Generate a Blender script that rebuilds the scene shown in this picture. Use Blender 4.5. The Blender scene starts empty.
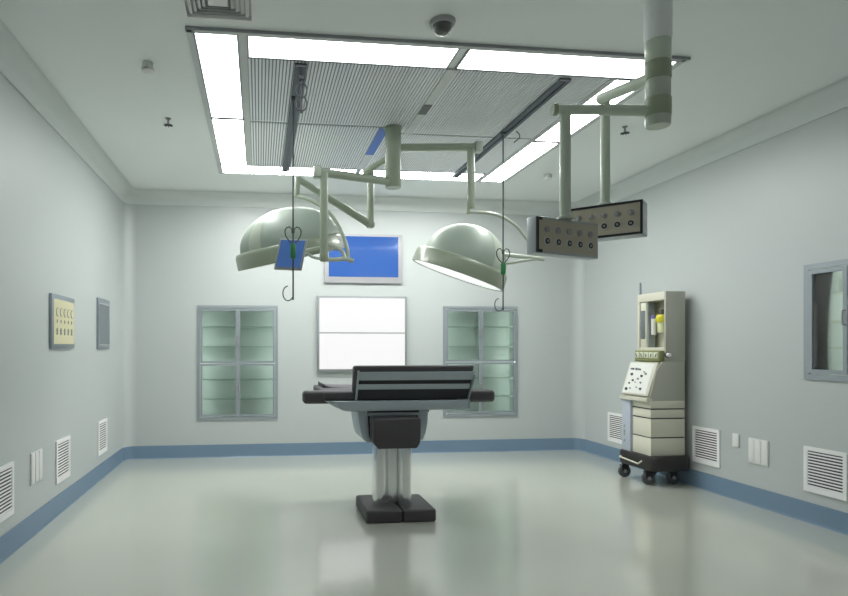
import bpy, bmesh, math, random
from mathutils import Vector, Matrix
random.seed(4)
PI = math.pi
C = bpy.context.scene.collection
XL, XR, YB, YF, H = -1.5, 3.9, 6.934, -.7, 3.0
RC = 0.133

# ------------------------------------------------------------------ materials
def mat(name, col, rough=.5, metal=0., spec=.5, emit=None, es=0., noise=0., nscale=8., coat=0., coat_r=.1, trans=0., bump=0.):
    m = bpy.data.materials.new(name); m.use_nodes = True
    nt = m.node_tree; b = nt.nodes['Principled BSDF']
    b.inputs['Base Color'].default_value = (*col, 1)
    b.inputs['Roughness'].default_value = rough
    b.inputs['Metallic'].default_value = metal
    b.inputs['Specular IOR Level'].default_value = spec
    b.inputs['Coat Weight'].default_value = coat
    b.inputs['Coat Roughness'].default_value = coat_r
    b.inputs['Transmission Weight'].default_value = trans
    if emit:
        b.inputs['Emission Color'].default_value = (*emit, 1)
        b.inputs['Emission Strength'].default_value = es
    if noise or bump:
        tc = nt.nodes.new('ShaderNodeTexCoord'); n = nt.nodes.new('ShaderNodeTexNoise')
        n.inputs['Scale'].default_value = nscale; n.inputs['Detail'].default_value = 4
        nt.links.new(tc.outputs['Object'], n.inputs['Vector'])
        if noise:
            r = nt.nodes.new('ShaderNodeMapRange')
            r.inputs['To Min'].default_value = 1 - noise; r.inputs['To Max'].default_value = 1 + noise
            nt.links.new(n.outputs['Fac'], r.inputs['Value'])
            mx = nt.nodes.new('ShaderNodeMix'); mx.data_type = 'RGBA'; mx.blend_type = 'MULTIPLY'
            mx.inputs['Factor'].default_value = 1; mx.inputs['A'].default_value = (*col, 1)
            nt.links.new(r.outputs['Result'], mx.inputs['B'])
            nt.links.new(mx.outputs['Result'], b.inputs['Base Color'])
        if bump:
            bp = nt.nodes.new('ShaderNodeBump'); bp.inputs['Strength'].default_value = bump; bp.inputs['Distance'].default_value = .002
            nt.links.new(n.outputs['Fac'], bp.inputs['Height']); nt.links.new(bp.outputs['Normal'], b.inputs['Normal'])
    return m

def glass_mat(name, tint, gloss=.12, rough=.02):
    m = bpy.data.materials.new(name); m.use_nodes = True; nt = m.node_tree
    for n in list(nt.nodes): nt.nodes.remove(n)
    o = nt.nodes.new('ShaderNodeOutputMaterial'); t = nt.nodes.new('ShaderNodeBsdfTransparent'); g = nt.nodes.new('ShaderNodeBsdfGlossy')
    fr = nt.nodes.new('ShaderNodeFresnel'); fr.inputs['IOR'].default_value = 1.45
    mr = nt.nodes.new('ShaderNodeMapRange'); mr.inputs['From Max'].default_value = 1; mr.inputs['To Min'].default_value = gloss * .3; mr.inputs['To Max'].default_value = 1
    t.inputs['Color'].default_value = (*tint, 1); g.inputs['Roughness'].default_value = rough
    mx = nt.nodes.new('ShaderNodeMixShader')
    nt.links.new(fr.outputs[0], mr.inputs['Value']); nt.links.new(mr.outputs[0], mx.inputs[0])
    nt.links.new(t.outputs[0], mx.inputs[1]); nt.links.new(g.outputs[0], mx.inputs[2]); nt.links.new(mx.outputs[0], o.inputs['Surface'])
    return m

M = dict(
 wall   = mat('painted_wall', (.51,.546,.542), .42, noise=.015, nscale=2, coat=.12, coat_r=.3),
 ceil   = mat('painted_ceiling', (.86,.895,.885), .5, noise=.012, nscale=2, coat=.1, coat_r=.35),
 floor  = mat('vinyl_floor', (.56,.58,.51), .17, noise=.02, nscale=1.2, spec=1., coat=.8, coat_r=.1),
 cove   = mat('painted_cove', (.67,.71,.70), .5, noise=.012, nscale=2),
 skirt  = mat('blue_skirting', (.16,.24,.33), .3, noise=.03, nscale=6),
 frame  = mat('grey_frame', (.58,.60,.60), .35),
 frame_d= mat('dark_frame', (.30,.32,.33), .4),
 panel  = mat('light_diffuser', (.9,.9,.9), .4, emit=(.98,1,.98), es=12),
 paneln = mat('light_diffuser_dimmer', (.9,.9,.9), .4, emit=(.97,1,1), es=5.5),
 panelf = mat('light_diffuser_brighter', (.9,.9,.9), .4, emit=(.99,1,.97), es=26),
 strip  = mat('cabinet_added_glow', (.9,.9,.9), .4, emit=(.93,1,.96), es=10),  # added glow that lifts the dark cabinet interiors
 vframe = mat('viewer_frame', (.27,.29,.30), .4),
 view   = mat('viewer_diffuser', (.1,.1,.1), .4, emit=(1,1,1), es=.77),
 slat   = mat('louvre_slat', (.95,.96,1.0), .4),
 slatbk = mat('louvre_backing', (.30,.32,.36), .6),
 rail   = mat('rail_metal', (.15,.17,.20), .6, spec=.3),
 div    = mat('divider_metal', (.68,.69,.70), .4),
 divd   = mat('divider_dark', (.12,.13,.14), .5),
 blue   = mat('blue_film', (.06,.16,.52), .35),
 green  = mat('pale_green_enamel', (.37,.43,.33), .35, coat=.2),
 greenp = mat('pendant_green_lifted', (.62,.70,.58), .35, coat=.2),  # lamp green made paler, offsetting weak front light on the pendant
 green_d= mat('green_band', (.35,.41,.29), .4),
 green_w= mat('pale_green_light', (.52,.58,.49), .35, coat=.2),
 dome   = mat('dome_shell', (.36,.43,.37), .5, spec=.4, coat=.08, coat_r=.2),
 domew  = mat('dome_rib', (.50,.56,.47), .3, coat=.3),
 rim    = mat('lamp_rim', (.31,.36,.27), .35, coat=.3),
 lens   = mat('lamp_lens', (.85,.88,.88), .2, emit=(1,1,1), es=.6),
 white  = mat('white_plastic', (.80,.80,.79), .4),
 vent   = mat('vent_white', (.88,.88,.88), .45),
 ventbk = mat('vent_dark', (.05,.05,.05), .8),
 plate  = mat('switch_plate', (.72,.75,.73), .35),
 steel  = mat('blue_grey_steel', (.33,.38,.42), .3, metal=.6, noise=.04, nscale=20),
 cabf   = mat('cabinet_aluminium', (.34,.38,.41), .35, metal=.3),
 cabi   = mat('cabinet_interior', (.84,.90,.86), .5),
 shelf  = mat('shelf_glass', (.60,.72,.66), .2),
 shelfc = mat('cream_shelf', (.72,.74,.58), .35),
 glass  = glass_mat('cabinet_glass', (.93,.97,.95)),
 clear  = glass_mat('clear_glass', (.92,.96,.92)),
 chrome = mat('polished_chrome', (.90,.92,.92), .1, metal=.9),
 rod    = mat('thin_rod_steel', (.07,.075,.08), .6, spec=.25),
 leather= mat('black_upholstery', (.075,.070,.076), .45, noise=.06, nscale=30, bump=.15),
 darkp  = mat('dark_plate', (.035,.035,.04), .45),
 tabm   = mat('table_metal', (.46,.53,.57), .35, metal=.4, noise=.05, nscale=25),
 grn    = mat('green_grip', (.02,.20,.06), .45),
 mon    = mat('monitor_blue', (.08,.20,.52), .15, emit=(.12,.28,.8), es=.12, coat=.5),
 wscr   = mat('wall_screen_blue', (.035,.10,.34), .12, emit=(.05,.17,.6), es=.12, coat=.4, coat_r=.05),
 sframe = mat('screen_frame', (.42,.42,.44), .4),
 yellow = mat('cream_yellow_face', (.68,.64,.42), .4),
 ink    = mat('dark_ink', (.10,.11,.12), .5),
 inkg   = mat('grey_ink', (.30,.34,.34), .5),
 dkscr  = mat('dark_grey_screen', (.16,.19,.21), .25),
 olive  = mat('olive_face', (.56,.52,.41), .45, noise=.03, nscale=40),
 boxm   = mat('pendant_metal', (.46,.50,.52), .35, metal=.5),
 black  = mat('black_trim', (.02,.022,.028), .4),
 port   = mat('port_grey', (.36,.36,.37), .3, metal=.3),
 cream  = mat('cream_enamel', (.66,.65,.54), .35, coat=.2),
 body   = mat('beige_grey_enamel', (.44,.44,.38), .38),
 blup   = mat('blue_grey_panel', (.45,.50,.58), .4),
 cpanel = mat('white_console_face', (.80,.81,.77), .35),
 rubber = mat('black_rubber', (.022,.020,.020), .5),
 oliveg = mat('olive_gauge_panel', (.24,.26,.11), .4),
 gauge  = mat('gauge_face', (.66,.68,.55), .35),
 yel    = mat('yellow_cap', (.68,.62,.04), .35),
 liquid = mat('pale_yellow_vial', (.72,.74,.45), .2),
 purple = mat('purple_cap', (.16,.14,.40), .4),
 dkglass= mat('smoked_dome', (.07,.08,.08), .08, coat=1, coat_r=.03),
)

# ------------------------------------------------------------------ builders
class MB:
    def __init__(s, mtx=None): s.bm = bmesh.new(); s.m = mtx or Matrix()
    def _v(s, p): return s.bm.verts.new(s.m @ Vector(p))
    def box(s, x0, x1, y0, y1, z0, z1, bev=0, seg=2):
        t = bmesh.new()
        bmesh.ops.create_cube(t, size=1)
        for v in t.verts: v.co = Vector(((x0+x1)/2+v.co.x*(x1-x0), (y0+y1)/2+v.co.y*(y1-y0), (z0+z1)/2+v.co.z*(z1-z0)))
        if bev: bmesh.ops.bevel(t, geom=t.edges[:], offset=bev, segments=seg, profile=.5, affect='EDGES')
        s.merge(t); return s
    def merge(s, t, mtx=None):
        mm = s.m @ mtx if mtx else s.m
        d = {v: s.bm.verts.new(mm @ v.co) for v in t.verts}
        for f in t.faces:
            try: s.bm.faces.new([d[v] for v in f.verts])
            except ValueError: pass
        t.free()
    def obox(s, o, ax, ay, az, bev=0, seg=2):      # box from a corner and three edge vectors
        o, ax, ay, az = map(Vector, (o, ax, ay, az))
        t = bmesh.new(); bmesh.ops.create_cube(t, size=1)
        L = (ax.length, ay.length, az.length)
        for v in t.verts: v.co = Vector([(v.co[i]+.5)*L[i] for i in range(3)])
        if bev: bmesh.ops.bevel(t, geom=t.edges[:], offset=bev, segments=seg, profile=.5, affect='EDGES')
        mm = Matrix((ax.normalized(), ay.normalized(), az.normalized())).transposed().to_4x4(); mm.translation = o
        s.merge(t, mm); return s
    def tube(s, pts, r, n=16, caps=True):
        pts = [Vector(p) for p in pts]; k = len(pts)
        rs = r if isinstance(r, (list, tuple)) else [r]*k
        rings = []; up = None
        for i, p in enumerate(pts):
            a = pts[max(i-1,0)]; b = pts[min(i+1,k-1)]; d = (b-a).normalized()
            if up is None: up = Vector((0,0,1)) if abs(d.z) < .9 else Vector((1,0,0))
            u = (up - d*up.dot(d)).normalized(); w = d.cross(u); up = u
            rings.append([s._v(p + (u*math.cos(2*PI*j/n) + w*math.sin(2*PI*j/n))*rs[i]) for j in range(n)])
        for A, B in zip(rings, rings[1:]):
            for j in range(n): s.bm.faces.new((A[j], A[(j+1)%n], B[(j+1)%n], B[j]))
        if caps: s.bm.faces.new(rings[0][::-1]); s.bm.faces.new(rings[-1])
        return s
    def cyl(s, a, b, r, n=24): return s.tube([a, b], r, n)
    def lathe(s, prof, n=48, mtx=None, a0=0, a1=2*PI):
        mm = s.m @ (mtx or Matrix()); full = abs(a1-a0-2*PI) < 1e-6
        R = []; cnt = n if full else n+1
        for (r, z) in prof:
            if r < 1e-6: R.append([s.bm.verts.new(mm @ Vector((0,0,z)))])
            else: R.append([s.bm.verts.new(mm @ Vector((r*math.cos(a0+(a1-a0)*j/n), r*math.sin(a0+(a1-a0)*j/n), z))) for j in range(cnt)])
        for A, B in zip(R, R[1:]):
            for j in range(n):
                k = (j+1) % cnt
                if len(A) == 1 and len(B) == 1: continue
                if len(A) == 1: s.bm.faces.new((A[0], B[j], B[k]))
                elif len(B) == 1: s.bm.faces.new((A[j], A[k], B[0]))
                else: s.bm.faces.new((A[j], A[k], B[k], B[j]))
        return s
    def prism(s, poly, v0, v1, axis='y', bev=0):
        t = bmesh.new()
        def P(a, b, w): return {'y': (a, w, b), 'x': (w, a, b), 'z': (a, b, w)}[axis]
        A = [t.verts.new(P(a, b, v0)) for a, b in poly]; B = [t.verts.new(P(a, b, v1)) for a, b in poly]
        t.faces.new(A); t.faces.new(B[::-1]); n = len(poly)
        for i in range(n): t.faces.new((A[i], B[i], B[(i+1)%n], A[(i+1)%n]))
        bmesh.ops.recalc_face_normals(t, faces=t.faces[:])
        if bev: bmesh.ops.bevel(t, geom=t.edges[:], offset=bev, segments=2, profile=.5, affect='EDGES')
        s.merge(t); return s
    def torus(s, c, R, r, axis='y', n=32, k=8, a0=0, a1=2*PI):
        pts = []
        full = abs(a1-a0-2*PI) < 1e-6
        for i in range(n+1):
            a = a0+(a1-a0)*i/n; x, y = R*math.cos(a), R*math.sin(a)
            pts.append(Vector(c)+Vector({'y': (x,0,y), 'x': (0,x,y), 'z': (x,y,0)}[axis]))
        return s.tube(pts, r, k, caps=not full)
    def build(s, name, m, parent=None, smooth=True):
        bmesh.ops.recalc_face_normals(s.bm, faces=s.bm.faces[:])
        me = bpy.data.meshes.new(name)
        if parent is not None:
            root = parent
            while root.parent: root = root.parent
            s.bm.transform(root.matrix_basis.inverted())
        s.bm.to_mesh(me); s.bm.free(); me.materials.append(m)
        o = bpy.data.objects.new(name, me); C.objects.link(o)
        if parent is not None: o.parent = parent
        if smooth:
            me.shade_smooth()
            me.set_sharp_from_angle(angle=math.radians(38))
        return o

def tag(o, label=None, cat=None, group=None, kind=None):
    if label: o['label'] = label
    if cat: o['category'] = cat
    if group: o['group'] = group
    if kind: o['kind'] = kind
    return o
def thing(name, label, cat, loc=(0,0,0), rz=0, group=None):
    o = bpy.data.objects.new(name, None); C.objects.link(o); o.location = loc; o.rotation_euler = (0,0,rz)
    o.matrix_basis = Matrix.Translation(loc) @ Matrix.Rotation(rz, 4, 'Z')
    o.empty_display_size = .1
    return tag(o, label, cat, group)
def struct(o): o['kind'] = 'structure'; return o
def dup(root, loc, rz, label):
    r = root.copy(); C.objects.link(r); r.matrix_basis = Matrix.Translation(loc) @ Matrix.Rotation(rz, 4, 'Z'); r['label'] = label
    for ch in list(root.children):
        c = ch.copy(); C.objects.link(c); c.parent = r
        for g in list(ch.children):
            d = g.copy(); C.objects.link(d); d.parent = c
    return r
def LF(loc, rz): return Matrix.Translation(loc) @ Matrix.Rotation(rz, 4, 'Z')

# ------------------------------------------------------------------ room shell
b = MB(); b.box(XL-.1, XR+.1, YF-.1, YB+.1, -.1, 0); struct(b.build('floor', M['floor'], smooth=False))
b = MB(); b.box(XL-.1, XR+.1, YF-.1, YB+.1, H, H+.1); struct(b.build('ceiling', M['ceil'], smooth=False))

def wall(name, axis, v0, v1, a0, a1, holes):
    # slab between v0 and v1 across `axis`, spanning a0..a1 and 0..H, with rectangular openings
    A = sorted({a0, a1, *[h[0] for h in holes], *[h[1] for h in holes]}); Z = sorted({0, H, *[h[2] for h in holes], *[h[3] for h in holes]})
    b = MB()
    for i in range(len(A)-1):
        for j in range(len(Z)-1):
            ca, cz = (A[i]+A[i+1])/2, (Z[j]+Z[j+1])/2
            if any(h[0] < ca < h[1] and h[2] < cz < h[3] for h in holes): continue
            if axis == 'y': b.box(A[i], A[i+1], v0, v1, Z[j], Z[j+1])
            else: b.box(v0, v1, A[i], A[i+1], Z[j], Z[j+1])
    bmesh.ops.remove_doubles(b.bm, verts=b.bm.verts[:], dist=1e-5)
    seen = {}
    for f in list(b.bm.faces):
        k = tuple(round(c, 4) for c in f.calc_center_median()); seen.setdefault(k, []).append(f)
    for fs in seen.values():
        if len(fs) > 1: bmesh.ops.delete(b.bm, geom=fs, context='FACES_ONLY')
    return struct(b.build(name, M['wall'], smooth=False))
CAB1 = (-.69, .205, .432, 1.722); CAB2 = (2.18, 3.09, .432, 1.735); CAB3 = (3.24, 3.879, 1.03, 1.832)
wall('wall_back', 'y', YB, YB+.38, XL-.1, XR+.1, [CAB1, CAB2])
wall('wall_left', 'x', XL-.1, XL, YF, YB, [])
wall('wall_right', 'x', XR, XR+.32, YF, YB, [CAB3])

def rrect(inset, z, rad, n=8):
    x0, x1, y0, y1 = XL+inset, XR-inset, YF+inset, YB-inset; P = []
    for cx, cy, a in ((x1-rad, y1-rad, 0), (x0+rad, y1-rad, PI/2), (x0+rad, y0+rad, PI), (x1-rad, y0+rad, 3*PI/2)):
        for i in range(n+1):
            t = a+PI/2*i/n; P.append((cx+rad*math.cos(t), cy+rad*math.sin(t), z))
    return P
# concave cove between walls and ceiling, with rounded room corners
rings = []; N = 8
rings.append(rrect(.002, H-RC-.012, RC)); rings.append(rrect(.010, H-RC-.012, RC-.008)); rings.append(rrect(.010, H-RC, RC-.008))
for i in range(1, N+1):
    t = PI/2*i/N; d = RC*(1-math.cos(t)); rings.append(rrect(max(d, .010), H-RC+RC*math.sin(t)-(.004 if i == N else 0), max(RC-max(d, .010), .0005)))
b = MB(); R = [[b._v(p) for p in ring] for ring in rings]
for A, B in zip(R, R[1:]):
    n = len(A)
    for j in range(n): b.bm.faces.new((A[j], B[j], B[(j+1)%n], A[(j+1)%n]))
struct(b.build('trim_1', M['cove']))
# vertical coves in the four room corners
k = 2
for (sx, sy, cx, cy) in ((-1,1,XL,YB), (1,1,XR,YB), (-1,-1,XL,YF), (1,-1,XR,YF)):
    b = MB(); prev = None
    for i in range(9):
        t = PI/2*i/8; x = cx - sx*RC + sx*RC*math.cos(t) - sx*.001; y = cy - sy*RC + sy*RC*math.sin(t) - sy*.001
        cur = (b._v((x, y, 0)), b._v((x, y, H-RC)))
        if prev: b.bm.faces.new((prev[0], cur[0], cur[1], prev[1]))
        prev = cur
    struct(b.build('trim_%d' % k, M['wall'])); k += 1
# blue coved skirting
HB = .145
def skirt(name, pts, ):
    b = MB(); prof = [(.002, HB), (.008, HB-.002), (.010, HB-.008), (.011, .02), (.016, .004), (.02, .001)]
    R = []
    for (px, py, nx, ny) in pts: R.append([b._v((px+nx*o, py+ny*o, z)) for o, z in prof])
    for A, B in zip(R, R[1:]):
        for j in range(len(prof)-1): b.bm.faces.new((A[j], B[j], B[j+1], A[j+1]))
    struct(b.build(name, M['skirt']))
def arc(cx, cy, a0, a1, n=8): return [(cx+RC*math.cos(a0+(a1-a0)*i/n), cy+RC*math.sin(a0+(a1-a0)*i/n), -math.cos(a0+(a1-a0)*i/n), -math.sin(a0+(a1-a0)*i/n)) for i in range(n+1)]
skirt('baseboard_left', [(XL, YF, 1, 0), (XL, YB-RC, 1, 0)])
skirt('baseboard_back', arc(XL+RC, YB-RC, PI, PI/2) + arc(XR-RC, YB-RC, PI/2, 0))
skirt('baseboard_right', [(XR, YB-RC, -1, 0), (XR, YF, -1, 0)])

# ------------------------------------------------------------------ laminar-flow ceiling canopy
X0, X1, Y0, Y1 = -.40, 2.57, 3.34, 6.085; ZC = 2.99
b = MB()
b.box(X0, X1, Y0, Y0+.035, ZC-.004, H); b.box(X0, X1, Y1-.02, Y1, ZC-.004, H)
b.box(X0, X0+.035, Y0, Y1, ZC-.004, H); b.box(X1-.03, X1, Y0, Y1, ZC-.004, H)
b.box(-.115, -.07, Y0+.03, 5.79, ZC-.003, H)      # inner left
b.box(2.26, 2.295, 3.64, Y1-.02, ZC-.003, H)      # inner right
struct(b.build('trim_6', M['frame'], smooth=False))
b = MB(); b.box(X0, X1+.01, Y0-.006, Y0, ZC-.008, H); struct(b.build('trim_7', M['frame_d'], smooth=False))
def light_panel(x0, x1, y0, y1, label, m='panel'):
    t = thing('ceiling_light_panel', label, 'ceiling light', ((x0+x1)/2, (y0+y1)/2, ZC), 0, 'light panels around the ceiling canopy')
    b = MB(); b.box(x0+.004, x1-.004, y0+.004, y1-.004, ZC+.001, H-.001); b.build('diffuser', M[m], t, smooth=False)
    b = MB(); w = .011
    b.box(x0, x1, y0, y0+w, ZC-.001, H); b.box(x0, x1, y1-w, y1, ZC-.001, H); b.box(x0, x0+w, y0, y1, ZC-.001, H); b.box(x1-w, x1, y0, y1, ZC-.001, H)
    b.build('frame', M['frame_d'], t, smooth=False)
light_panel(-.365, -.115, 3.375, 4.615, 'near one of the two glowing white panels along the left edge of the ceiling canopy', 'paneln')
light_panel(-.365, -.115, 4.635, 5.785, 'far short one of the two glowing white panels along the left edge of the ceiling canopy', 'panelf')
light_panel(-.07, 1.165, 3.375, 3.638, 'left one of the two long white light panels along the near edge of the ceiling canopy', 'paneln')
light_panel(1.185+.03, 2.54, 3.375, 3.638, 'right one of the two long white light panels along the near edge of the ceiling canopy', 'paneln')
light_panel(2.295, 2.54, 3.65, 4.82, 'near one of the two white light panels along the right edge of the canopy')
light_panel(2.295, 2.54, 4.845, 6.06, 'far one of the two white light panels along the right edge of the canopy', 'panelf')
light_panel(-.365, .96, 5.80, 6.065, 'left one of the two narrow white light panels along the far edge of the canopy', 'panelf')
light_panel(.985, 2.255, 5.80, 6.065, 'right one of the two narrow white light panels along the far edge of the canopy', 'panelf')
def louvre(x0, x1, y0, y1, label):
    t = thing('louvre_panel', label, 'louvre panel', ((x0+x1)/2, (y0+y1)/2, ZC), 0, 'air louvre panels in the ceiling canopy')
    b = MB(); b.box(x0, x1, y0, y1, H-.002, H); b.build('backing', M['slatbk'], t, smooth=False)
    b = MB(); n = int((x1-x0)/.0215); p = (x1-x0)/n
    for i in range(n): b.box(x0+i*p+.004, x0+(i+1)*p-.004, y0+.006, y1-.006, ZC, ZC+.007)
    b.build('slat_grille', M['slat'], t, smooth=False)
louvre(-.07, 1.17, 3.645, 4.655, 'slatted air panel at the near left of the ceiling canopy')
louvre(1.235, 2.26, 3.645, 4.775, 'slatted air panel at the near right of the ceiling canopy')
louvre(-.07, .945, 4.675, 5.79, 'slatted air panel at the far left of the ceiling canopy, partly above the left lamp')
louvre(1.025, 2.26, 4.795, 5.79, 'slatted air panel at the far right of the ceiling canopy, behind the right lamp arm')
def divider(x0, x1, segs, y0, y1, label, accent):
    t = thing('canopy_divider', label, 'ceiling divider', ((x0+x1)/2, (y0+y1)/2, ZC), 0, 'flat dividers between louvre panels')
    b = MB(); b.box(x0, x1, y0, y1, ZC-.004, H-.001); b.build('strip', M['div'], t, smooth=False)
    b = MB(); b.box(x0+.001, x1-.001, segs[0], segs[1], ZC-.006, ZC-.004); b.build('inset', accent, t, smooth=False)
divider(1.17, 1.235, (4.18, 4.36), 3.645, 4.775, 'grey flat canopy divider with a dark inset, at the near centre of the ceiling canopy', M['divd'])
divider(.945, 1.025, (4.68, 5.33), 4.675, 5.79, 'canopy divider with a bright blue film segment, behind the lamp column', M['blue'])
def iv_rail(x, label):
    t = thing('ceiling_rail', label, 'ceiling track', (x, 4.77, 2.93), 0, 'infusion tracks under the canopy')
    b = MB(); b.prism([(x-.036,ZC), (x-.036,2.968), (x-.010,2.968), (x-.010,2.978), (x+.010,2.978), (x+.010,2.968), (x+.036,2.968), (x+.036,ZC)], 3.68, 5.87)
    b.build('track', M['rail'], t, smooth=False)
    for y in (3.675, 5.87):
        b = MB(); b.box(x-.038, x+.038, y-.006, y+.006, 2.966, ZC, bev=.002); b.build('end_cap', M['black'], t)
iv_rail(.255, 'dark infusion track on the left of the canopy, hooks bunched at its near end')
iv_rail(1.965, 'dark infusion track on the right of the canopy, running diagonally in view')

def iv_pole(x, y, z_hook, z_bot, label, zgrip):
    t = thing('infusion_pole', label, 'infusion pole', (x, y, 2.93), 0, 'infusion poles hanging from the tracks')
    b = MB(); b.cyl((x,y,2.97), (x,y,z_bot), .0055, 10); b.build('rod', M['rod'], t)
    b = MB(); b.box(x-.014, x+.014, y-.02, y+.02, 2.95, 2.969, bev=.003); b.build('carriage', M['rod'], t)
    b = MB(); b.lathe([(.0001,zgrip[1]),(.014,zgrip[1]),(.019,zgrip[1]-.01),(.019,zgrip[0]+.01),(.016,zgrip[0]),(.0001,zgrip[0])], 20, Matrix.Translation((x,y,0))); b.build('grip', M['grn'], t)
    for s in (-1, 1):
        b = MB(); pts = []
        for i in range(15):
            a = PI*1.15*i/14
            pts.append((x+s*(.034-.034*math.cos(a)), y, zgrip[1]+.065+.05*math.sin(a)))
        pts = [(x+s*.004, y, zgrip[1]-.005), (x+s*.003, y, zgrip[1]+.03)] + pts
        # hook: rises from the collar, arches outwards and curls back
        pts = [(x+s*.006, y, zgrip[1]), (x+s*.03, y, zgrip[1]+.02), (x+s*.052, y, zgrip[1]+.055), (x+s*.056, y, zgrip[1]+.085), (x+s*.045, y, zgrip[1]+.108), (x+s*.025, y, zgrip[1]+.115), (x+s*.008, y, zgrip[1]+.10), (x+s*.006, y, zgrip[1]+.07)]
        b.tube(pts, .0042, 8); b.build('hook', M['rod'], t)
    b = MB(); pts = [(x, y, z_bot+.0)]
    pts = [(x-.03-.03*math.cos(a)*1.0, y, z_bot+.045+.05*math.sin(a)) for a in [PI+PI*1.45*i/20 - PI*.45 for i in range(20)]]
    b.tube([(x, y, z_bot+.01)] + [(x-.035+.035*math.cos(a), y, z_bot+.045+.05*math.sin(a)) for a in [-.6-(PI*1.3)*i/18 for i in range(19)]], .004, 8)
    b.build('end_hook', M['rod'], t)
iv_pole(.231, 4.12, 2.05, 1.575, 'thin infusion pole with green grip in front of the left surgical lamp', (1.86, 1.962))
iv_pole(1.936, 4.60, 2.05, 1.545, 'thin infusion pole with green grip beside the right surgical lamp', (1.832, 1.925))
# bunch of folded hooks parked on the left track
t = thing('infusion_hook', 'folded dark hook bundle parked at the near end of the left ceiling track', 'hook', (.262, 3.76, 2.93))
b = MB(); b.cyl((.262,3.76,2.946), (.262,3.76,2.72), .007, 10); b.box(.246,.278,3.735,3.785,2.925,2.952, bev=.003); b.build('stem', M['rod'], t)
for s, zz in ((-1,2.86), (1,2.86), (-1,2.775), (1,2.775)):
    b = MB(); b.tube([(.262+s*(.004+.03*math.sin(PI*i/12)), 3.76-.01, zz+.045*math.cos(PI*i/12)) for i in range(13)], .0045, 8); b.build('hook', M['rod'], t)
t = thing('rail_stop', 'small curled wire stop hanging from the right ceiling track', 'hook', (2.0, 4.5, 2.93))
b = MB(); b.tube([(2.0+.03*math.sin(PI*1.2*i/12), 4.5, 2.945-.09*i/12) for i in range(13)], .004, 8); b.build('wire_hook', M['rod'], t)

# ------------------------------------------------------------------ ceiling fittings
t = thing('ceiling_air_diffuser', 'square white four way air diffuser at the top left edge of the ceiling', 'air vent', (-.205, 3.02, H))
cx, cy, hw = -.205, 3.02, .20
b = MB(); 
def ring(b, cx, cy, a, w, z0, z1):
    b.box(cx-a, cx+a, cy-a, cy-a+w, z0, z1); b.box(cx-a, cx+a, cy+a-w, cy+a, z0, z1); b.box(cx-a, cx-a+w, cy-a+w, cy+a-w, z0, z1); b.box(cx+a-w, cx+a, cy-a+w, cy+a-w, z0, z1)
ring(b, cx, cy, hw, .035, 2.968, H); b.build('frame', M['vent'], t, smooth=False)
b = MB(); b.box(cx-.166, cx+.166, cy-.166, cy+.166, H-.006, H-.001); b.build('backing', M['frame'], t, smooth=False)
for a in (.148, .124, .10, .076):
    b = MB(); q = []
    for (r_, z) in ((a+.006, 2.985), (a-.013, 2.969)):
        q.append([b._v((cx+sx*r_, cy+sy*r_, z)) for sx, sy in ((-1,-1),(1,-1),(1,1),(-1,1))])
    q2 = [[b._v((v.co.x, v.co.y, v.co.z-.0025)) for v in r_] for r_ in q]
    for i in range(4):
        j = (i+1)%4; b.bm.faces.new((q[0][i], q[0][j], q[1][j], q[1][i])); b.bm.faces.new((q2[0][i], q2[1][i], q2[1][j], q2[0][j])); b.bm.faces.new((q[1][i], q[1][j], q2[1][j], q2[1][i])); b.bm.faces.new((q[0][i], q2[0][i], q2[0][j], q[0][j]))
    b.build('louvre_ring', M['vent'], t, smooth=False)
b = MB(); b.box(cx-.05, cx+.05, cy-.05, cy+.05, 2.969, 2.975, bev=.002); b.build('centre_plate', M['vent'], t)

t = thing('dome_camera', 'small smoked dome camera on the ceiling above the centre of the canopy edge', 'camera', (.978, 3.13, H))
T = Matrix.Translation((.978, 3.13, 0))
b = MB(); b.lathe([(.0001,H),(.070,H),(.070,H-.008),(.064,H-.02),(.054,H-.024),(.0001,H-.024)], 36, T); b.build('base_ring', M['port'], t)
b = MB(); b.lathe([(.054,H-.022)]+[(.054*math.cos(a), H-.024-.05*math.sin(a)) for a in [PI/2*i/8 for i in range(1,8)]]+[(0,H-.074)], 36, T); b.build('dome', M['dkglass'], t)

t = thing('smoke_detector', 'round white smoke detector on the ceiling left of the canopy', 'smoke detector', (-.68, 3.8, H))
T = Matrix.Translation((-.68, 3.8, 0))
b = MB(); b.lathe([(.0001,H),(.033,H),(.033,H-.034),(.0001,H-.034)], 32, T); b.build('base', M['plate'], t)
b = MB(); b.lathe([(.026,H-.034),(.028,H-.042),(.026,H-.045),(.0001,H-.045)], 32, T); b.build('sensor_slots', M['divd'], t)
b = MB(); b.lathe([(.040,H-.034),(.042,H-.037),(.040,H-.040),(.030,H-.040),(.03,H-.034)], 32, T)
b.lathe([(.038,H-.046),(.036,H-.053),(.025,H-.058),(.0001,H-.06),(.0001,H-.045),(.037,H-.045)], 32, T); b.build('cover', M['white'], t)
def sprinkler(x, y, label):
    t = thing('sprinkler_head', label, 'sprinkler', (x, y, H), 0, 'ceiling sprinklers'); T = Matrix.Translation((x, y, 0))
    b = MB(); b.lathe([(.0001,H),(.022,H),(.018,H-.008),(.008,H-.012),(.008,H-.045),(.0001,H-.045)], 20, T); b.build('stem', M['port'], t)
    b = MB()
    for i in range(8):
        a = PI/4*i; b.tube([(x,y,H-.05), (x+.034*math.cos(a), y+.034*math.sin(a), H-.053)], [.005,.004], 6)
    b.lathe([(.0001,H-.044),(.014,H-.046),(.014,H-.053),(.0001,H-.055)], 16, T); b.build('deflector', M['rod'], t)
sprinkler(-.691, 4.70, 'small metal sprinkler on the ceiling left of the canopy, below the smoke detector')
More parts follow.
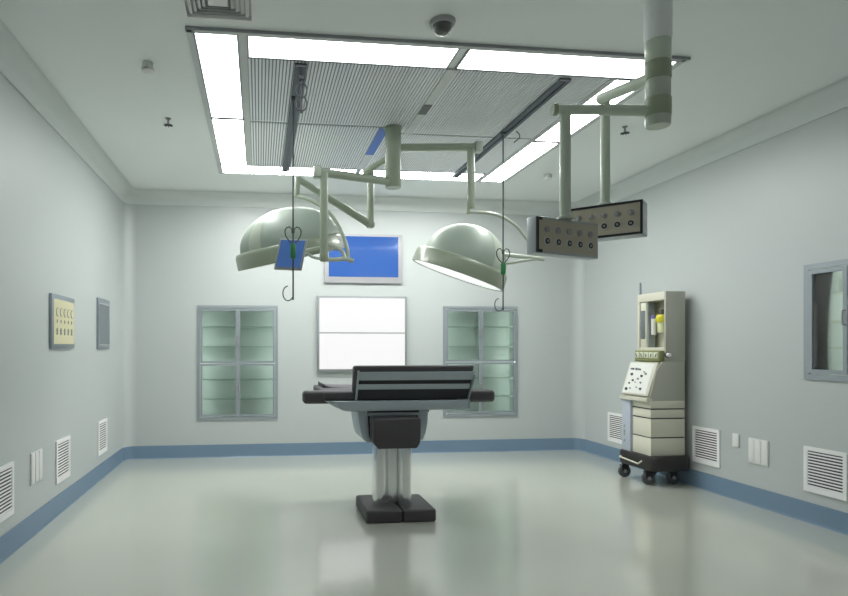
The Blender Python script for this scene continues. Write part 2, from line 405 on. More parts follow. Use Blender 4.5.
sprinkler(2.879, 4.45, 'small metal sprinkler on the ceiling right of the canopy, beside the pendant')
t = thing('ceiling_downlight', 'tiny round white fitting on the ceiling at the far right of the canopy', 'ceiling fitting', (2.904, 5.78, H))
T = Matrix.Translation((2.904, 5.78, 0))
b = MB(); b.lathe([(.0001,H),(.04,H),(.04,H-.035),(.0001,H-.035)], 28, T); b.build('housing', M['plate'], t)
b = MB(); b.lathe([(.0001,H-.035),(.043,H-.035),(.043,H-.043),(.03,H-.05),(.0001,H-.05)], 28, T); b.build('lens', M['white'], t)

# ------------------------------------------------------------------ surgical lamp on the centre column
RX, UP, FW = Vector((.9931,-.1171,0)), Vector((0,0,1)), Vector((.1171,.9931,0))
LT = thing('surgical_lamp', 'pale green two headed surgical lamp hanging from the centre column over the table', 'surgical lamp', (1.053, 4.66, H))
cxx, cyy = 1.053, 4.66
b = MB(); b.lathe([(.0001,ZC-.0045),(.072,ZC-.0045),(.072,ZC-.012),(.063,ZC-.015),(.063,2.52),(.058,2.512),(.0001,2.512)], 40, Matrix.Translation((cxx,cyy,0))); b.build('column', M['green'], LT)
b = MB(); b.cyl((cxx+.03,cyy,2.833), (1.735,4.57,2.833), .030, 20); b.build('arm', M['green'], LT)
b = MB(); b.box(1.685,1.745,4.532,4.608,2.79,2.872, bev=.008); b.build('end_cap', M['green_w'], LT)
b = MB(); b.cyl((1.661,4.577,2.81), (1.661,4.577,2.36), .031, 20); b.build('drop_tube', M['green'], LT)
b = MB(); b.cyl((1.640,4.575,2.415), (1.640,4.575,2.30), .013, 12); b.lathe([(.0001,2.385),(.033,2.38),(.033,2.352),(.0001,2.345)], 20, Matrix.Translation((1.661,4.577,0))); b.build('swivel', M['green_d'], LT)
def smooth_path(P, n=6):
    P = [Vector(p) for p in P]; out = []
    for i in range(len(P)-1):
        p0, p1, p2, p3 = P[max(i-1,0)], P[i], P[i+1], P[min(i+2,len(P)-1)]
        for k in range(n):
            t = k/n; out.append(.5*((2*p1)+(p2-p0)*t+(2*p0-5*p1+4*p2-p3)*t*t+(3*p1-p0-3*p2+p3)*t**3))
    out.append(P[-1]); return out
b = MB(); b.tube(smooth_path([(1.63,4.575,2.319),(1.778,4.603,2.324),(1.933,4.656,2.312),(2.083,4.708,2.254),(2.199,4.755,2.158),(2.275,4.787,2.082),(2.322,4.805,2.0)]), .013, 14); b.build('curved_arm', M['green_w'], LT)
b = MB(); b.tube(smooth_path([(2.37,4.79,1.99),(2.19,4.77,2.005),(2.02,4.86,2.035),(1.88,5.0,2.08)]), [.017]*19, 14)
b.tube(smooth_path([(2.30,4.78,1.99),(2.15,4.75,1.965),(2.06,4.78,1.95),(2.0,4.88,1.97)]), .013, 12); b.build('yoke', M['green_w'], LT)

# left side arms
b = MB(); b.cyl((cxx-.03,cyy-.02,2.556), (.42,4.331,2.522), .031, 20); b.build('arm', M['green'], LT)
b = MB(); b.box(.39,.445,4.292,4.370,2.478,2.562, bev=.01); b.build('end_cap', M['green_w'], LT)
b = MB(); b.cyl((.466,4.327,2.51), (.466,4.327,1.91), .029, 20); b.build('drop_tube', M['green'], LT)
b = MB(); b.lathe([(.0001,1.868),(.025,1.873),(.032,1.89),(.032,1.915),(.027,1.93),(.0001,1.935)], 24, Matrix.Translation((.466,4.327,0))); b.build('joint', M['green_d'], LT)
b = MB(); b.cyl((cxx-.02,cyy+.03,2.77), (.865,4.892,2.692), .026, 20); b.build('arm', M['green'], LT)
b = MB(); b.cyl((.915,4.886,2.70), (.915,4.886,2.27), .028, 20); b.build('drop_tube', M['green'], LT)
b = MB(); b.lathe([(.0001,2.235),(.03,2.24),(.038,2.258),(.038,2.285),(.03,2.30),(.0001,2.305)], 24, Matrix.Translation((.912,4.887,0))); b.build('joint', M['green'], LT)
b = MB(); b.tube([(.909,4.887,2.268),(.305,4.747,2.583)], [.032,.025], 18); b.build('spring_arm', M['green'], LT)
b = MB(); b.tube([(.305,4.747,2.595),(.293,4.748,2.44)], .022, 16); b.build('drop_tube', M['green'], LT)
b = MB(); b.tube(smooth_path([(.285,4.75,2.45),(.409,4.664,2.392),(.524,4.57,2.288),(.593,4.512,2.178),(.631,4.457,2.07),(.653,4.424,1.975),(.654,4.404,1.89)]), .014, 14); b.build('curved_arm', M['green'], LT)
b = MB(); b.tube(smooth_path([(.466,4.327,1.890),(.542,4.346,1.890),(.627,4.377,1.902),(.69,4.371,1.885)]), .017, 14)
b.tube(smooth_path([(.627,4.378,1.91),(.605,4.385,1.96),(.54,4.39,1.997),(.488,4.393,2.015)]), .014, 12)
b.tube(smooth_path([(.518,4.40,2.0),(.42,4.38,1.98),(.31,4.36,1.95)]), .011, 12); b.build('yoke', M['green_w'], LT)

def lamp_head(c, nrm, R, hb, dr, dh, doff, label):
    z = -Vector(nrm).normalized(); x = RX - z*RX.dot(z); x.normalize(); y = z.cross(x)
    mm = Matrix((x, y, z)).transposed().to_4x4(); mm.translation = Vector(c)
    hd = MB(); hd.lathe([(R-.02,-.004),(R-.005,-.006),(R,.0),(R-.004,hb*.75),(R-.012,hb-.01),(R-.022,hb),(R-.05,hb+.004),(dr-.03,hb+.008),(dr-.06,hb-.005)], 72, mm)
    head = hd.build('lamp_head', M['rim'], LT); head['label'] = label
    b = MB(); b.lathe([(0,.012),(R*.5,.010),(R-.03,.004),(R-.019,.0),(R-.019,.006),(0,.02)], 64, mm); b.build('lens', M['lens'], head)
    b = MB(); mo = mm @ Matrix.Translation(doff); prof = [(dr*math.cos(a), hb-.002+dh*math.sin(a)) for a in [PI/2*i/16 for i in range(16)]]+[(0,hb-.002+dh)]
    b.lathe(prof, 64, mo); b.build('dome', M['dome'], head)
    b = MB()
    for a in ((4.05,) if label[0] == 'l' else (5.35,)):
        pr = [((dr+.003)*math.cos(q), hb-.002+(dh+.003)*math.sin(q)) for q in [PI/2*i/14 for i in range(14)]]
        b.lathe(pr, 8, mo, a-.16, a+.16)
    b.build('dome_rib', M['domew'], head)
    b = MB(); b.lathe([(0,-.07),(.018,-.068),(.022,-.05),(.018,-.01),(.035,.012),(0,.014)], 20, mm); 
    return head, mm
cR = (1.72, 5.085, 1.882); nR = RX*-.34 + UP*-.94 + FW*.11
lamp_head(cR, nR, .415, .13, .365, .325, Vector((.015,0,0)), 'right lamp head tilted down to the left, its white lens showing')
cL = (.258, 4.855, 1.965); nL = RX*.215 + UP*-.975 + FW*.15
head, mm = lamp_head(cL, nL, .44, .12, .41, .285, Vector((.02,0,0)), 'left lamp head, larger, tilted up to the right')
# monitor hung on the left arm
mo = MB(); p0 = Vector((.104,4.267,1.800)); ax = Vector((.195,-.022,-.008)); az = Vector((.043,-.02,.215)); ay = ax.cross(az).normalized()*-.03
mo.obox(p0, ax, -ay, az, bev=.006); mon = mo.build('monitor', M['boxm'], LT); mon['label'] = 'small blue tilted screen in front of the left lamp head'
b = MB(); b.obox(p0+ax*.06+az*.09-ay*1.05, ax*.86, ay*.08, az*.87, bev=.0008, seg=1); b.build('screen', M['mon'], mon)
b = MB(); b.tube(smooth_path([(.30,4.275,1.90),(.345,4.275,1.918),(.375,4.285,1.90),(.41,4.30,1.892),(.466,4.327,1.89)]), .010, 12); b.build('monitor_bracket', M['green_w'], LT)

# ------------------------------------------------------------------ pendant at the right
PT = thing('ceiling_pendant', 'pale green ceiling pendant with banded column and two hanging gas outlet consoles', 'ceiling pendant', (1.881, 2.648, H))
px, py = 1.881, 2.648; T = Matrix.Translation((px, py, 0))
b = MB(); b.lathe([(.0001,H),(.062,H),(.060,2.70),(.0001,2.70)], 40, T); b.build('ceiling_sleeve', M['ceil'], PT)
for z0, z1, m, r in ((2.602,2.715,'greenp',.0565), (2.519,2.602,'green_d',.058), (2.429,2.519,'green_w',.0545), (2.344,2.429,'green_d',.058)):
    b = MB(); b.lathe([(.0001,z0),(r-.002,z0),(r,z0+.003),(r,z1-.003),(r-.002,z1),(.0001,z1)], 40, T); b.build('column_band', M[m], PT)
b = MB(); b.lathe([(.0001,2.298),(.050,2.298),(.055,2.306),(.056,2.344),(.0001,2.344)], 40, T); b.build('column_foot', M['green_w'], PT)
b = MB(); b.tube([(1.84,2.66,2.375),(1.62,2.68,2.378)], .026, 20); b.tube([(1.62,2.68,2.378),(1.40,2.705,2.379)], .023, 20); b.build('arm', M['greenp'], PT)
b = MB(); b.cyl((1.385,2.708,2.379), (1.405,2.705,2.379), .0275, 20); b.build('end_cap', M['green_d'], PT)
b = MB(); b.cyl((1.447,2.706,2.385), (1.447,2.706,1.858), .0255, 24); b.build('drop_tube', M['greenp'], PT)
b = MB(); b.lathe([(.0001,1.876),(.031,1.876),(.038,1.868),(.038,1.857),(.0001,1.857)], 28, Matrix.Translation((1.447,2.706,0))); b.build('collar', M['green_w'], PT)
b = MB(); b.tube([(1.85,2.66,2.53),(1.79,2.985,2.562)], .027, 20); b.build('arm', M['greenp'], PT)
b = MB(); b.cyl((1.823,2.99,2.59), (1.823,2.99,2.01), .0235, 24); b.build('drop_tube', M['greenp'], PT)
def console(o, d, L, th, z0, z1, label, edge_left):
    o = Vector((o[0], o[1], z0)); d = Vector((d[0], d[1], 0)).normalized(); n = Vector((-d.y, d.x, 0))
    if n.y < 0: n = -n
    hh = z1-z0
    b = MB(); b.obox(o+n*.004, d*L, n*th, Vector((0,0,hh)), bev=.004); hs = b.build('console', M['boxm'], PT); hs['label'] = label
    b = MB(); b.obox(o+d*.012+n*.001+Vector((0,0,.012)), d*(L-.024), n*.01, Vector((0,0,hh-.024))); b.build('face', M['olive'], hs, smooth=False)
    b = MB(); w = .011; e = .006
    if edge_left == 1:   # black bracket round the left end only
        b.obox(o+Vector((0,0,.004))-n*.002, d*w, n*.01, Vector((0,0,hh-.008)))
        for zz in (.004, hh-.018): b.obox(o+d*w+Vector((0,0,zz))-n*.002, d*.022, n*.01, Vector((0,0,.014)))
    else:
        b.obox(o-n*.002, d*w, n*.01, Vector((0,0,hh))); b.obox(o+d*(L-w)-n*.002, d*w, n*.01, Vector((0,0,hh)))
        for zz in (0, hh-w): b.obox(o+d*w+Vector((0,0,zz))-n*.002, d*(L-2*w), n*.01, Vector((0,0,w)))
    b.build('black_edge', M['black'], hs, smooth=False)
    for i in range(5):
        f = .15 + .175*i; a0 = o + d*(L*f)
        q = a0 + Vector((0,0,hh*.66)); b = MB(); b.tube([q+n*.004, q-n*.006], .0150, 20); b.tube([q-n*.006, q-n*.009], [.012,.008], 20); b.build('gas_outlet', M['port'], hs)
        q = a0 + Vector((0,0,hh*.34)); b = MB(); b.tube([q+n*.004, q-n*.004], .0175, 22); so = b.build('socket', M['plate'], hs)
        b = MB(); b.tube([q-n*.003, q-n*.0055], .0145, 22); b.build('socket_face', M['black'], so); b = MB(); b.tube([q-n*.0055, q-n*.0075], .0065, 14); b.build('socket_pin', M['port'], so)
    return hs
console((1.269,2.629), (.39,.146), .416, .06, 1.685, 1.857, 'nearer console, facing right, black bracket at its left end', 1)
console((1.665,3.078), (.247,-.243), .362, .12, 1.825, 1.998, 'farther console, facing left, with a black border', 0)
b = MB(); b.lathe([(.0001,2.016),(.029,2.016),(.036,2.008),(.036,1.997),(.0001,1.997)], 28, Matrix.Translation((1.823,2.99,0))); b.build('collar', M['green_w'], PT)

# ------------------------------------------------------------------ operating table
OT = thing('operating_table', 'black padded operating table with raised back section and arm boards on a chrome pedestal', 'operating table', (1.0, 4.5, 0))
b = MB(); b.box(.752,1.016,4.18,4.66,.0,.092, bev=.018, seg=4); b.build('base_pad', M['leather'], OT)
b = MB(); b.box(1.022,1.262,4.18,4.64,.0,.092, bev=.018, seg=4); b.build('base_pad', M['leather'], OT)
b = MB(); b.box(.79,1.22,4.23,4.60,0,.012); b.build('base_plate', M['darkp'], OT)
for x, y, r in ((.892,4.41,.054), (.990,4.44,.054), (1.083,4.40,.051)):
    b = MB(); b.lathe([(.0001,.09),(r,.09),(r,.58),(.0001,.58)], 40, Matrix.Translation((x,y,0))); b.build('pedestal_cylinder', M['chrome'], OT)
b = MB(); b.box(.88,1.09,4.45,4.50,.088,.56); b.build('pedestal_core', M['tabm'], OT)
# bracket that carries the top
b = MB(); b.prism([(.705,.79),(.717,.70),(.727,.64),(.745,.585),(.775,.560),(.815,.56),(.79,.60),(.775,.79)], 4.27, 4.62, bev=.004); b.build('side_bracket', M['tabm'], OT)
b = MB(); b.prism([(1.225,.79),(1.222,.70),(1.205,.62),(1.185,.575),(1.13,.57),(1.13,.60),(1.16,.79)], 4.27, 4.62, bev=.004); b.build('side_bracket', M['tabm'], OT)
b = MB(); b.box(.775,1.16,4.26,4.60,.755,.778, bev=.004); b.box(.80,1.14,4.30,4.60,.56,.76); b.build('crossbeam', M['tabm'], OT)
b = MB(); b.box(.72,1.235,4.28,4.62,.776,.794); b.build('slide_plate', M['darkp'], OT)
b = MB(); b.prism([(.795,.738),(.803,.747),(1.137,.747),(1.145,.738),(1.142,.575),(1.117,.53),(.835,.53),(.799,.575)], 4.165, 4.255, bev=.010); b.build('leg_pad', M['leather'], OT)
# seat rail and rear section
b = MB(); b.prism([(.52,.865),(.60,.865),(1.51,.865),(1.51,.80),(.63,.793),(.585,.80)], 4.22, 4.28, bev=.004); b.build('seat_rail', M['tabm'], OT)
b = MB(); b.box(1.44,1.53,4.23,4.29,.80,.87, bev=.006); b.build('rail_clamp', M['steel'], OT)
b = MB(); b.prism([(.47,.862),(.55,.815),(.64,.795),(1.44,.795),(1.46,.83),(1.47,.862)], 4.28, 5.15, bev=.006); b.build('seat_tray', M['tabm'], OT)
b = MB(); b.box(.46,1.47,4.30,5.15,.862,.93, bev=.02, seg=4); b.build('seat_cushion', M['leather'], OT)
b = MB(); b.prism([(.50,.925),(.50,.962),(.525,.945),(.58,.934),(.72,.930),(.72,.925)], 4.72, 5.12, bev=.003); b.build('cushion_lip', M['leather'], OT)
# raised back section: leans towards the viewer's side, frame and cross bars on its rear
def slab(z0, z1, y0, y1): pass
zb, zt = .868, 1.118
def yb_(z): return 4.30 - (z-zb)*.20        # rear face of the section
def band(name, z0, z1, out, m, x0=.700, x1=1.52, th=.05, bev=.006):
    b = MB(); fx = lambda z: (.0 if z > 1.06 else (1.06-z)*.17)
    P = [(x0-.012*(z1-zb)/.25*0, z0), (x0, z1), (x1-fx(z1), z1), (x1-fx(z0), z0)]
    t = bmesh.new(); vs = []
    for (x, z) in P: vs.append((t.verts.new((x, yb_(z)-out, z)), t.verts.new((x, yb_(z)-out+th, z))))
    t.faces.new([v[0] for v in vs]); t.faces.new([v[1] for v in vs][::-1])
    for i in range(4): t.faces.new((vs[i][0], vs[i][1], vs[(i+1)%4][1], vs[(i+1)%4][0]))
    bmesh.ops.recalc_face_normals(t, faces=t.faces[:])
    if bev: bmesh.ops.bevel(t, geom=t.edges[:], offset=bev, segments=3, profile=.5, affect='EDGES')
    b.merge(t); return b.build(name, m, OT)
band('back_cushion', zb, zt, .0, M['leather'], x0=.675, x1=1.572, th=.085, bev=.018)
band('back_plate', zb+.004, 1.075, .006, M['darkp'], x0=.69, x1=1.555, th=.01, bev=.001)
band('cross_bar', 1.012, 1.073, .018, M['tabm'], x0=.70, x1=1.568, th=.016, bev=.003)
band('cross_bar', .945, .983, .018, M['tabm'], x0=.70, x1=1.555, th=.016, bev=.003)
b = MB(); b.obox((.688,yb_(zb)-.022,zb), (.014,0,0), (0,.05,0), (.012,-.042,.215), bev=.003); b.build('side_bar', M['tabm'], OT)
b = MB(); b.obox((1.52,yb_(zb)-.022,zb-.02), (.014,0,0), (0,.05,0), (.042,-.038,.20), bev=.003); b.build('side_bar', M['steel'], OT)
for x0, x1 in ((.315,.665), (1.50,1.765)):
    b = MB(); b.box(x0, x1, 4.33, 4.46, .838, .931, bev=.028, seg=4); am = b.build('arm_board', M['leather'], OT)
b = MB(); b.box(.55,.70,4.34,4.42,.82,.845, bev=.004); b.build('arm_mount', M['tabm'], OT)
b = MB(); b.box(1.45,1.56,4.34,4.42,.82,.845, bev=.004); b.build('arm_mount', M['tabm'], OT)

# ------------------------------------------------------------------ built-in cabinets (local frame: face towards -Y, origin at bottom centre of the face)
def cabinet(loc, rz, w, h, dep, label, rows, ncol, shelves, shelf_m, fw, handle_rows, group=None):
    t = thing('wall_cabinet', label, 'cabinet', loc, rz, group); m = LF(loc, rz); x0, x1 = -w/2, w/2
    b = MB(m); q = .012
    b.box(x0, x0+q, 0, dep, 0, h); b.box(x1-q, x1, 0, dep, 0, h); b.box(x0+q, x1-q, 0, dep, 0, q); b.box(x0+q, x1-q, 0, dep, h-q, h); b.box(x0+q, x1-q, dep-q, dep, q, h-q)
    b.build('carcass', M['cabi'], t, smooth=False)
    b = MB(m); f = fw
    b.box(x0-.008, x0+f, -.012, .004, -.008, h+.008); b.box(x1-f, x1+.008, -.012, .004, -.008, h+.008); b.box(x0+f, x1-f, -.012, .004, -.008, f); b.box(x0+f, x1-f, -.012, .004, h-f, h+.008)
    b.build('outer_frame', M['cabf'], t, smooth=False)
    b = MB(m); b.box(x0+q+.001, x0+q+.008, .012, .022, .06, h-.06); b.box(x1-q-.008, x1-q-.001, .012, .022, .06, h-.06); b.build('added_fill_strip', M['strip'], t, smooth=False)  # glowing strips added behind the stiles to brighten the inside
    for z in shelves:
        b = MB(m); b.box(x0+q, x1-q, .03, dep-q, z-.006, z+.006); b.build('shelf', shelf_m, t, smooth=False)
    cw = (w-2*f)/ncol; fr = f*.95
    for ri, (z0, z1) in enumerate(rows):
        for c in range(ncol):
            a0 = x0+f+c*cw+.003; a1 = a0+cw-.006
            b = MB(m); b.box(a0, a0+fr, -.016, .002, z0, z1); b.box(a1-fr, a1, -.016, .002, z0, z1); b.box(a0+fr, a1-fr, -.016, .002, z0, z0+fr); b.box(a0+fr, a1-fr, -.016, .002, z1-fr, z1)
            d = b.build('door', M['cabf'], t, smooth=False)
            b = MB(m); b.box(a0+fr-.002, a1-fr+.002, -.009, -.005, z0+fr-.002, z1-fr+.002); b.build('glass_pane', M['glass'], d, smooth=False)
            hz = handle_rows[ri]; hx = a1-fr/2 if c == 0 else a0+fr/2
            b = MB(m); b.tube([(hx,-.014,hz-.05),(hx,-.034,hz-.045),(hx,-.036,hz),(hx,-.034,hz+.045),(hx,-.014,hz+.05)], .0055, 8); b.build('handle', M['port'], d)
    return t
cabinet(((CAB1[0]+CAB1[1])/2, YB, CAB1[2]), 0, CAB1[1]-CAB1[0], CAB1[3]-CAB1[2], .20, 'built-in glass door cabinet on the back wall, left of the white film viewer',
    [(.032,.632), (.640,1.258)], 2, (.225,.445,.825,1.06), M['shelf'], .024, (.34,.9), 'glazed cabinets in the back wall')
cabinet(((CAB2[0]+CAB2[1])/2, YB, CAB2[2]), 0, CAB2[1]-CAB2[0], CAB2[3]-CAB2[2], .20, 'built-in glass door cabinet on the back wall, partly behind the operating table',
    [(.032,.640), (.648,1.271)], 2, (.225,.450,.825,1.07), M['shelf'], .024, (.34,.98), 'glazed cabinets in the back wall')
cabinet((XR, (CAB3[0]+CAB3[1])/2, CAB3[2]), -PI/2, CAB3[1]-CAB3[0], CAB3[3]-CAB3[2], .20, 'smaller glass door cabinet set in the right wall with three cream shelves',
    [(.036,.766)], 2, (.215,.40,.60), M['shelfc'], .03, (.42,))

# ------------------------------------------------------------------ back wall: screen and film viewer
t = thing('wall_screen', 'blue wall screen with pale frame above the white film viewer', 'screen', (1.21, YB, 2.29))
b = MB(); b.box(.752,1.672,YB-.028,YB-.0005,2.00,2.575, bev=.004); b.build('frame', M['sframe'], t)
b = MB(); b.box(.800,1.622,YB-.031,YB-.026,2.072,2.545); b.build('display', M['wscr'], t, smooth=False)
t = thing('film_viewer', 'bright white two row film viewer on the back wall between the cabinets', 'film viewer', (1.195, YB, 1.41))
b = MB(); b.box(.666,1.722,YB-.04,YB-.0005,.972,1.848, bev=.003); b.build('housing', M['vframe'], t)
for z0, z1 in ((.998,1.412),(1.424,1.824)):
    b = MB(); b.box(.690,1.698,YB-.044,YB-.036,z0,z1); b.build('light_panel', M['view'], t, smooth=False)

# ------------------------------------------------------------------ wall fittings, local frame facing -Y, origin at the centre on the wall
def vent(loc, rz, label):
    t = thing('wall_vent', label, 'air vent', loc, rz, 'return air grilles low on the walls'); m = LF(loc, rz); a, f = .160, .028
    b = MB(m); b.box(-a, a, -.012, 0, -a, -a+f*1.3); b.box(-a, a, -.012, 0, a-f, a); b.box(-a, -a+f, -.012, 0, -a+f*1.3, a-f); b.box(a-f, a, -.012, 0, -a+f*1.3, a-f); b.build('frame', M['vent'], t, smooth=False)
    b = MB(m); b.box(-a+f, a-f, -.003, -.001, -a+f, a-f); b.build('backing', M['ventbk'], t, smooth=False)
    b = MB(m); n = 12; z0, z1 = -a+f*1.3, a-f; p = (z1-z0)/n
    for i in range(n):
        zc = z0+(i+.42)*p; b.prism([(-.011, zc-.007), (-.009, zc-.007), (-.008, zc+.0035), (-.010, zc+.0035)], -a+f, a-f, axis='x')
    b.build('slats', M['vent'], t, smooth=False); return t
V0 = vent((XL, 4.81, .393), PI/2, 'white louvred vent on the left wall between the switch plate and the far vent')
dup(V0, (XL, 3.71, .393), PI/2, 'white louvred vent on the left wall cut by the left edge of the photo')
dup(V0, (XL, 5.98, .393), PI/2, 'white louvred vent on the left wall nearest the back corner')
dup(V0, (XR, 4.843, .383), -PI/2, 'white louvred vent on the right wall just beside the anaesthesia machine')
dup(V0, (XR, 3.728, .383), -PI/2, 'large white louvred vent on the right wall below the small cabinet')
dup(V0, (XR, 6.17, .365), -PI/2, 'white louvred vent on the right wall mostly hidden behind the anaesthesia machine')
def switch(loc, rz, w, h, n, label, lip=True):
    t = thing('socket_plate', label, 'socket plate', loc, rz); m = LF(loc, rz)
    b = MB(m); b.box(-w/2, w/2, -.008, 0, -h/2, h/2, bev=.002); b.build('plate', M['plate'], t)
    for i in range(n):
        c = -w/2+w*(i+.5)/n; q = w/n*.42
        b = MB(m); b.box(c-q, c+q, -.012, -.007, -h/2+.008, h/2-.008, bev=.002); b.build('rocker', M['white'], t)
    return t
switch((XL, 4.257, .445), PI/2, .205, .215, 3, 'white three part socket plate low on the left wall between two vents')
switch((XR, 4.288, .428), -PI/2, .19, .20, 3, 'white three part socket plate low on the right wall between two vents')
switch((XR, 4.511, .484), -PI/2, .072, .113, 1, 'small single pale socket plate on the right wall beside the anaesthesia machine vent')
# gas alarm panel
loc = (XL, 4.784, 1.443); m = LF(loc, PI/2)
t = thing('gas_alarm_panel', 'cream yellow control panel with two rows of dark symbols on the left wall', 'control panel', loc, PI/2)
b = MB(m); b.box(-.267,.267,-.02,0,-.198,.198, bev=.002); b.build('housing', M['steel'], t)
b = MB(m); b.box(-.232,.245,-.023,-.018,-.168,.162); b.build('face', M['yellow'], t, smooth=False)
for i in range(5):
    xx = -.165+.085*i
    b = MB(m); b.torus((xx+.012,-.024,.068), .030, .0035, 'y', 14, 6, PI*.4, PI*1.6); b.build('gauge_arc', M['inkg'], t)
    b = MB(m); b.box(xx-.006,xx+.006,-.027,-.022,-.012,.012); b.box(xx-.006,xx+.006,-.027,-.022,-.10,-.05); b.box(xx-.016,xx+.016,-.027,-.022,-.072,-.064); b.box(xx-.013,xx+.013,-.027,-.022,-.092,-.086); b.build('indicator', M['inkg'], t, smooth=False)
loc = (XL, 5.995, 1.474); m = LF(loc, PI/2)
t = thing('wall_clock_display', 'dark grey narrow display panel with light border on the left wall near the corner', 'display panel', loc, PI/2)
b = MB(m); b.box(-.213,.213,-.018,0,-.239,.239, bev=.002); b.build('housing', M['steel'], t)
b = MB(m); b.box(-.185,.185,-.0205,-.017,-.195,.185); b.build('display', M['dkscr'], t, smooth=False)
b = MB(m)
b.box(-.19,.19,-.022,-.017,.187,.197); b.box(-.19,.19,-.022,-.017,-.207,-.197); b.box(.187,.195,-.022,-.017,-.2,.19); b.box(-.195,-.187,-.022,-.017,-.2,.19); b.build('bezel', M['sframe'], t, smooth=False)

# ------------------------------------------------------------------ anaesthesia machine
AM = thing('anaesthesia_machine', 'beige anaesthesia machine with sloped dotted console and drawers on black casters by the right wall', 'anaesthesia machine', (3.65, 5.2, 0))
xa, xb, ya, yb2 = 3.497, 3.828, 5.02, 5.42
yd = 5.285      # drawers end, blue-grey panel begins
b = MB(); b.box(xa+.008, xb-.008, ya+.008, yb2, .262, .78); b.build('body', M['black'], AM)
for z0, z1 in ((.264,.429), (.440,.602), (.613,.688), (.699,.77)):
    b = MB(); b.box(xa, xb, ya, yd, z0, z1, bev=.003); b.build('drawer', M['cream'], AM)
b = MB(); b.box(xa-.02, xb-.02, yd+.006, yb2+.005, .262, .76, bev=.004); b.build('gas_panel', M['blup'], AM)
for z in (.45,.50,.42,.36):
    b = MB(); b.tube([(xa-.024, 5.38, z), (xa-.018, 5.38, z)], .012, 12); b.build('gas_port', M['port'], AM)
# console block, profile in XZ
prof = [(3.495,.765),(3.485,.80),(3.505,.86),(3.528,.955),(3.555,1.045),(3.585,1.09),(3.615,1.122),(xb,1.122),(xb,.765)]
b = MB(); b.prism(prof, ya, ya+.022, bev=.002); b.build('side_panel', M['body'], AM)
b = MB(); b.prism([(x+(.01 if x < xb else 0), z) for x, z in prof], ya+.02, yb2); b.build('console_body', M['body'], AM)
P0 = Vector((3.495,0,.81)); P1 = Vector((3.592,0,1.112)); dv = P1-P0
b = MB(); b.obox((P0.x-.022, ya+.012, P0.z), (.022,0,0), (0,.40,0), dv, bev=.003); con = b.build('console', M['cream'], AM)
nx = Vector((-dv.z,0,dv.x)).normalized()
b = MB(); o = Vector((P0.x-.022, ya+.045, P0.z))+dv*.04; b.obox(o+nx*.003, -nx*.008, (0,.345,0), dv*.92); b.build('console_face', M['cpanel'], con, smooth=False)
for k, (u, v, r) in enumerate(((.88,.80,.012),(.80,.80,.012),(.66,.80,.014),(.58,.80,.014),(.50,.79,.010),(.80,.62,.017),(.22,.66,.014),(.36,.58,.015),(.30,.72,.006),(.48,.48,.012),(.68,.42,.012),(.80,.32,.010),(.56,.36,.007),(.32,.36,.010),(.86,.12,.018),(.70,.15,.010),(.26,.16,.015),(.44,.20,.006))):
    q = Vector((P0.x-.022, ya+.045+.345*u, P0.z))+dv*(.04+.92*v)
    b = MB(); b.tube([q+nx*.002, q+nx*.014], [r*.85, r*.7], 14); b.build('console_knob', M['ink' if k%3 else 'inkg'], con)
b = MB(); b.box(3.455, 3.51, ya-.003, yb2+.01, .755, .792, bev=.008); b.build('shelf_lip', M['cream'], AM)
# gauge strip
b = MB(); b.box(3.585, 3.65, ya+.012, yb2-.035, 1.120, 1.222, bev=.004); gs = b.build('gauge_strip', M['oliveg'], AM)
for i in range(5):
    yy = ya+.03+.066*i; b = MB(); b.box(3.579, 3.588, yy, yy+.052, 1.15, 1.205, bev=.002); g = b.build('gauge', M['gauge'], gs)
    b = MB(); b.tube([(3.577, yy+.026, 1.16), (3.577, yy+.01+.008*i, 1.192)], .004, 6); b.build('needle', M['ink'], g)
b = MB(); b.tube([(3.655,ya+.005,1.182),(3.655,ya-.012,1.182)], .026, 24); b.build('knob_bezel', M['ink'], AM)
b = MB(); b.tube([(3.655,ya-.008,1.182),(3.655,ya-.035,1.182)], [.02,.017], 24); b.build('knob', M['white'], AM)
# hood with open front
hx, ht = 3.637, 1.758
b = MB(); b.box(hx, xb, ya-.006, ya+.016, 1.122, ht, bev=.002); b.build('hood_side', M['body'], AM)
b = MB(); b.box(hx+.13, xb, ya+.016, yb2-.02, 1.122, ht-.02); b.build('hood_back', M['cream'], AM)
b = MB(); b.box(hx, xb, ya+.016, yb2, ht-.075, ht, bev=.002); b.build('hood_top', M['cream'], AM)
b = MB(); b.box(hx, xb, yb2-.03, yb2, 1.122, ht-.075, bev=.002); b.build('hood_side', M['cream'], AM)
b = MB(); b.box(hx+.002, xb-.01, ya+.016, yb2-.03, 1.21, 1.25, bev=.002); b.build('hood_sill', M['cream'], AM)
b = MB(); b.box(hx+.01, hx+.10, 5.302, yb2-.035, 1.25, ht-.075, bev=.003); b.build('flow_housing', M['cream'], AM)
b = MB(); b.box(hx+.004, hx+.012, 5.318, 5.375, 1.33, 1.60, bev=.002); b.build('flow_tube', M['dkscr'], AM)
b = MB(); b.box(hx+.02, hx+.09, 5.288, 5.300, 1.25, ht-.075); b.build('flow_rail', M['inkg'], AM)
T = Matrix.Translation((hx+.062, 5.14, 0))
b = MB(); b.lathe([(.0001,1.385),(.040,1.385),(.044,1.40),(.044,1.485),(.0001,1.485)], 28, T); vp = b.build('vaporizer', M['liquid'], AM)
b = MB(); b.lathe([(.0001,1.482),(.054,1.482),(.058,1.492),(.058,1.535),(.050,1.552),(.0001,1.555)], 28, T); b.build('yellow_cap', M['yel'], vp)
b = MB(); b.lathe([(.0001,1.553),(.014,1.553),(.014,1.585),(.034,1.588),(.034,1.60),(.0001,1.603)], 20, T); b.build('dial', M['ink'], vp)
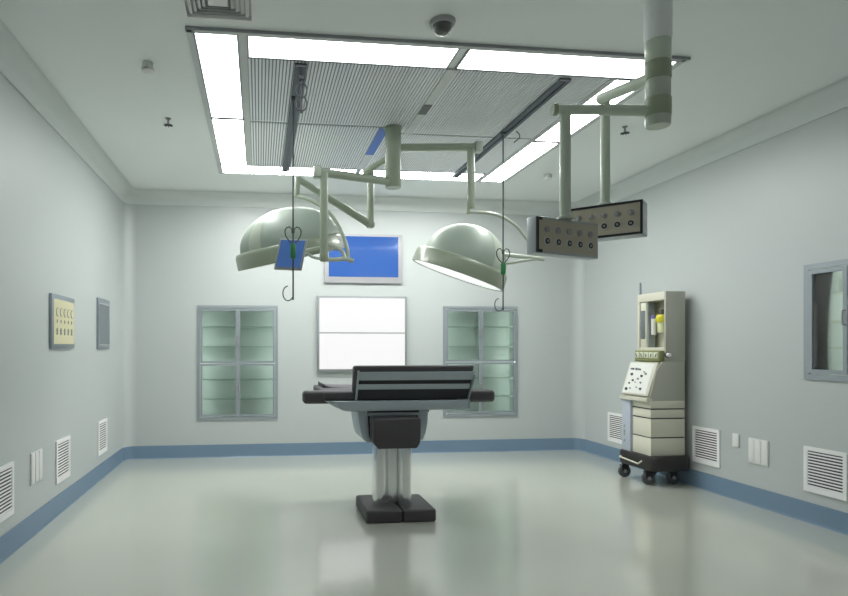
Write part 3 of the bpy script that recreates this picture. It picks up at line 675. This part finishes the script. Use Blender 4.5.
b = MB(); b.box(hx+.10, hx+.135, 5.12, 5.16, 1.42, 1.52); b.build('mount', M['body'], vp)
T = Matrix.Translation((hx+.05, 5.25, 0))
b = MB(); b.lathe([(.0001,1.37),(.020,1.37),(.022,1.38),(.022,1.52),(.0001,1.52)], 20, T); vi = b.build('vial', M['cpanel'], AM)
b = MB(); b.lathe([(.0001,1.52),(.024,1.52),(.024,1.55),(.0001,1.552)], 20, T); b.build('purple_cap', M['purple'], vi)
b = MB(); b.tube([(3.675, yb2+.012, .80), (3.675, yb2+.012, 1.875)], .010, 12); b.build('side_pole', M['steel'], AM)
# bumper base
pb = [(xa-.03,ya-.01),(xa+.01,ya-.055),(xb-.01,ya-.055),(xb+.045,ya-.01),(xb+.045,yb2),(xb-.02,yb2+.05),(xa-.01,yb2+.05),(xa-.045,yb2)]
b = MB(); b.prism(pb, .135, .272, axis='z', bev=.026); b.build('bumper', M['rubber'], AM)
b = MB(); b.tube([(xa-.03,ya+.08,.215),(xa-.065,ya+.09,.19),(xa-.065,yb2-.03,.205),(xa-.03,yb2-.02,.215)], .008, 10); b.build('foot_rail', M['cream'], AM)
for x, y in ((3.52,5.09),(3.50,5.42),(3.76,5.09),(3.76,5.40)):
    b = MB(); b.tube([(x,y,.145),(x,y,.11)], .02, 16); b.prism([(x-.035,.118),(x+.035,.118),(x+.028,.06),(x-.028,.06)], y-.020, y-.016); b.prism([(x-.035,.118),(x+.035,.118),(x+.028,.06),(x-.028,.06)], y+.016, y+.020); b.box(x-.035,x+.035,y-.02,y+.02,.112,.12)
    cs = b.build('caster', M['rubber'], AM)
    b = MB(); b.tube([(x-.0,y-.014,.06),(x,y-.011,.06),(x,y+.011,.06),(x,y+.014,.06)], [.052,.0595,.0595,.052], 28); b.build('wheel', M['ink'], cs)
    b = MB(); b.tube([(x,y-.022,.06),(x,y+.022,.06)], .018, 16); b.build('hub', M['port'], cs)

# ------------------------------------------------------------------ camera, world, view
cam = bpy.data.cameras.new('camera'); co = bpy.data.objects.new('camera', cam); C.objects.link(co)
co.location = (0, 0, 1.2482); co.rotation_euler = (PI/2, 0, -.1174)
cam.sensor_width = 36; cam.sensor_fit = 'HORIZONTAL'; cam.lens = 600/848*36
cam.shift_x = (424-330)/848; cam.shift_y = (347.6-298)/848; cam.clip_start = .02
bpy.context.scene.camera = co
w = bpy.data.worlds.new('world'); w.use_nodes = True; w.node_tree.nodes['Background'].inputs[0].default_value = (.66,.66,.68,1); w.node_tree.nodes['Background'].inputs[1].default_value = .25
bpy.context.scene.world = w
vs = bpy.context.scene.view_settings; vs.view_transform = 'Standard'; vs.look = 'None'; vs.gamma = 1; vs.use_curve_mapping = False; vs.exposure = .12
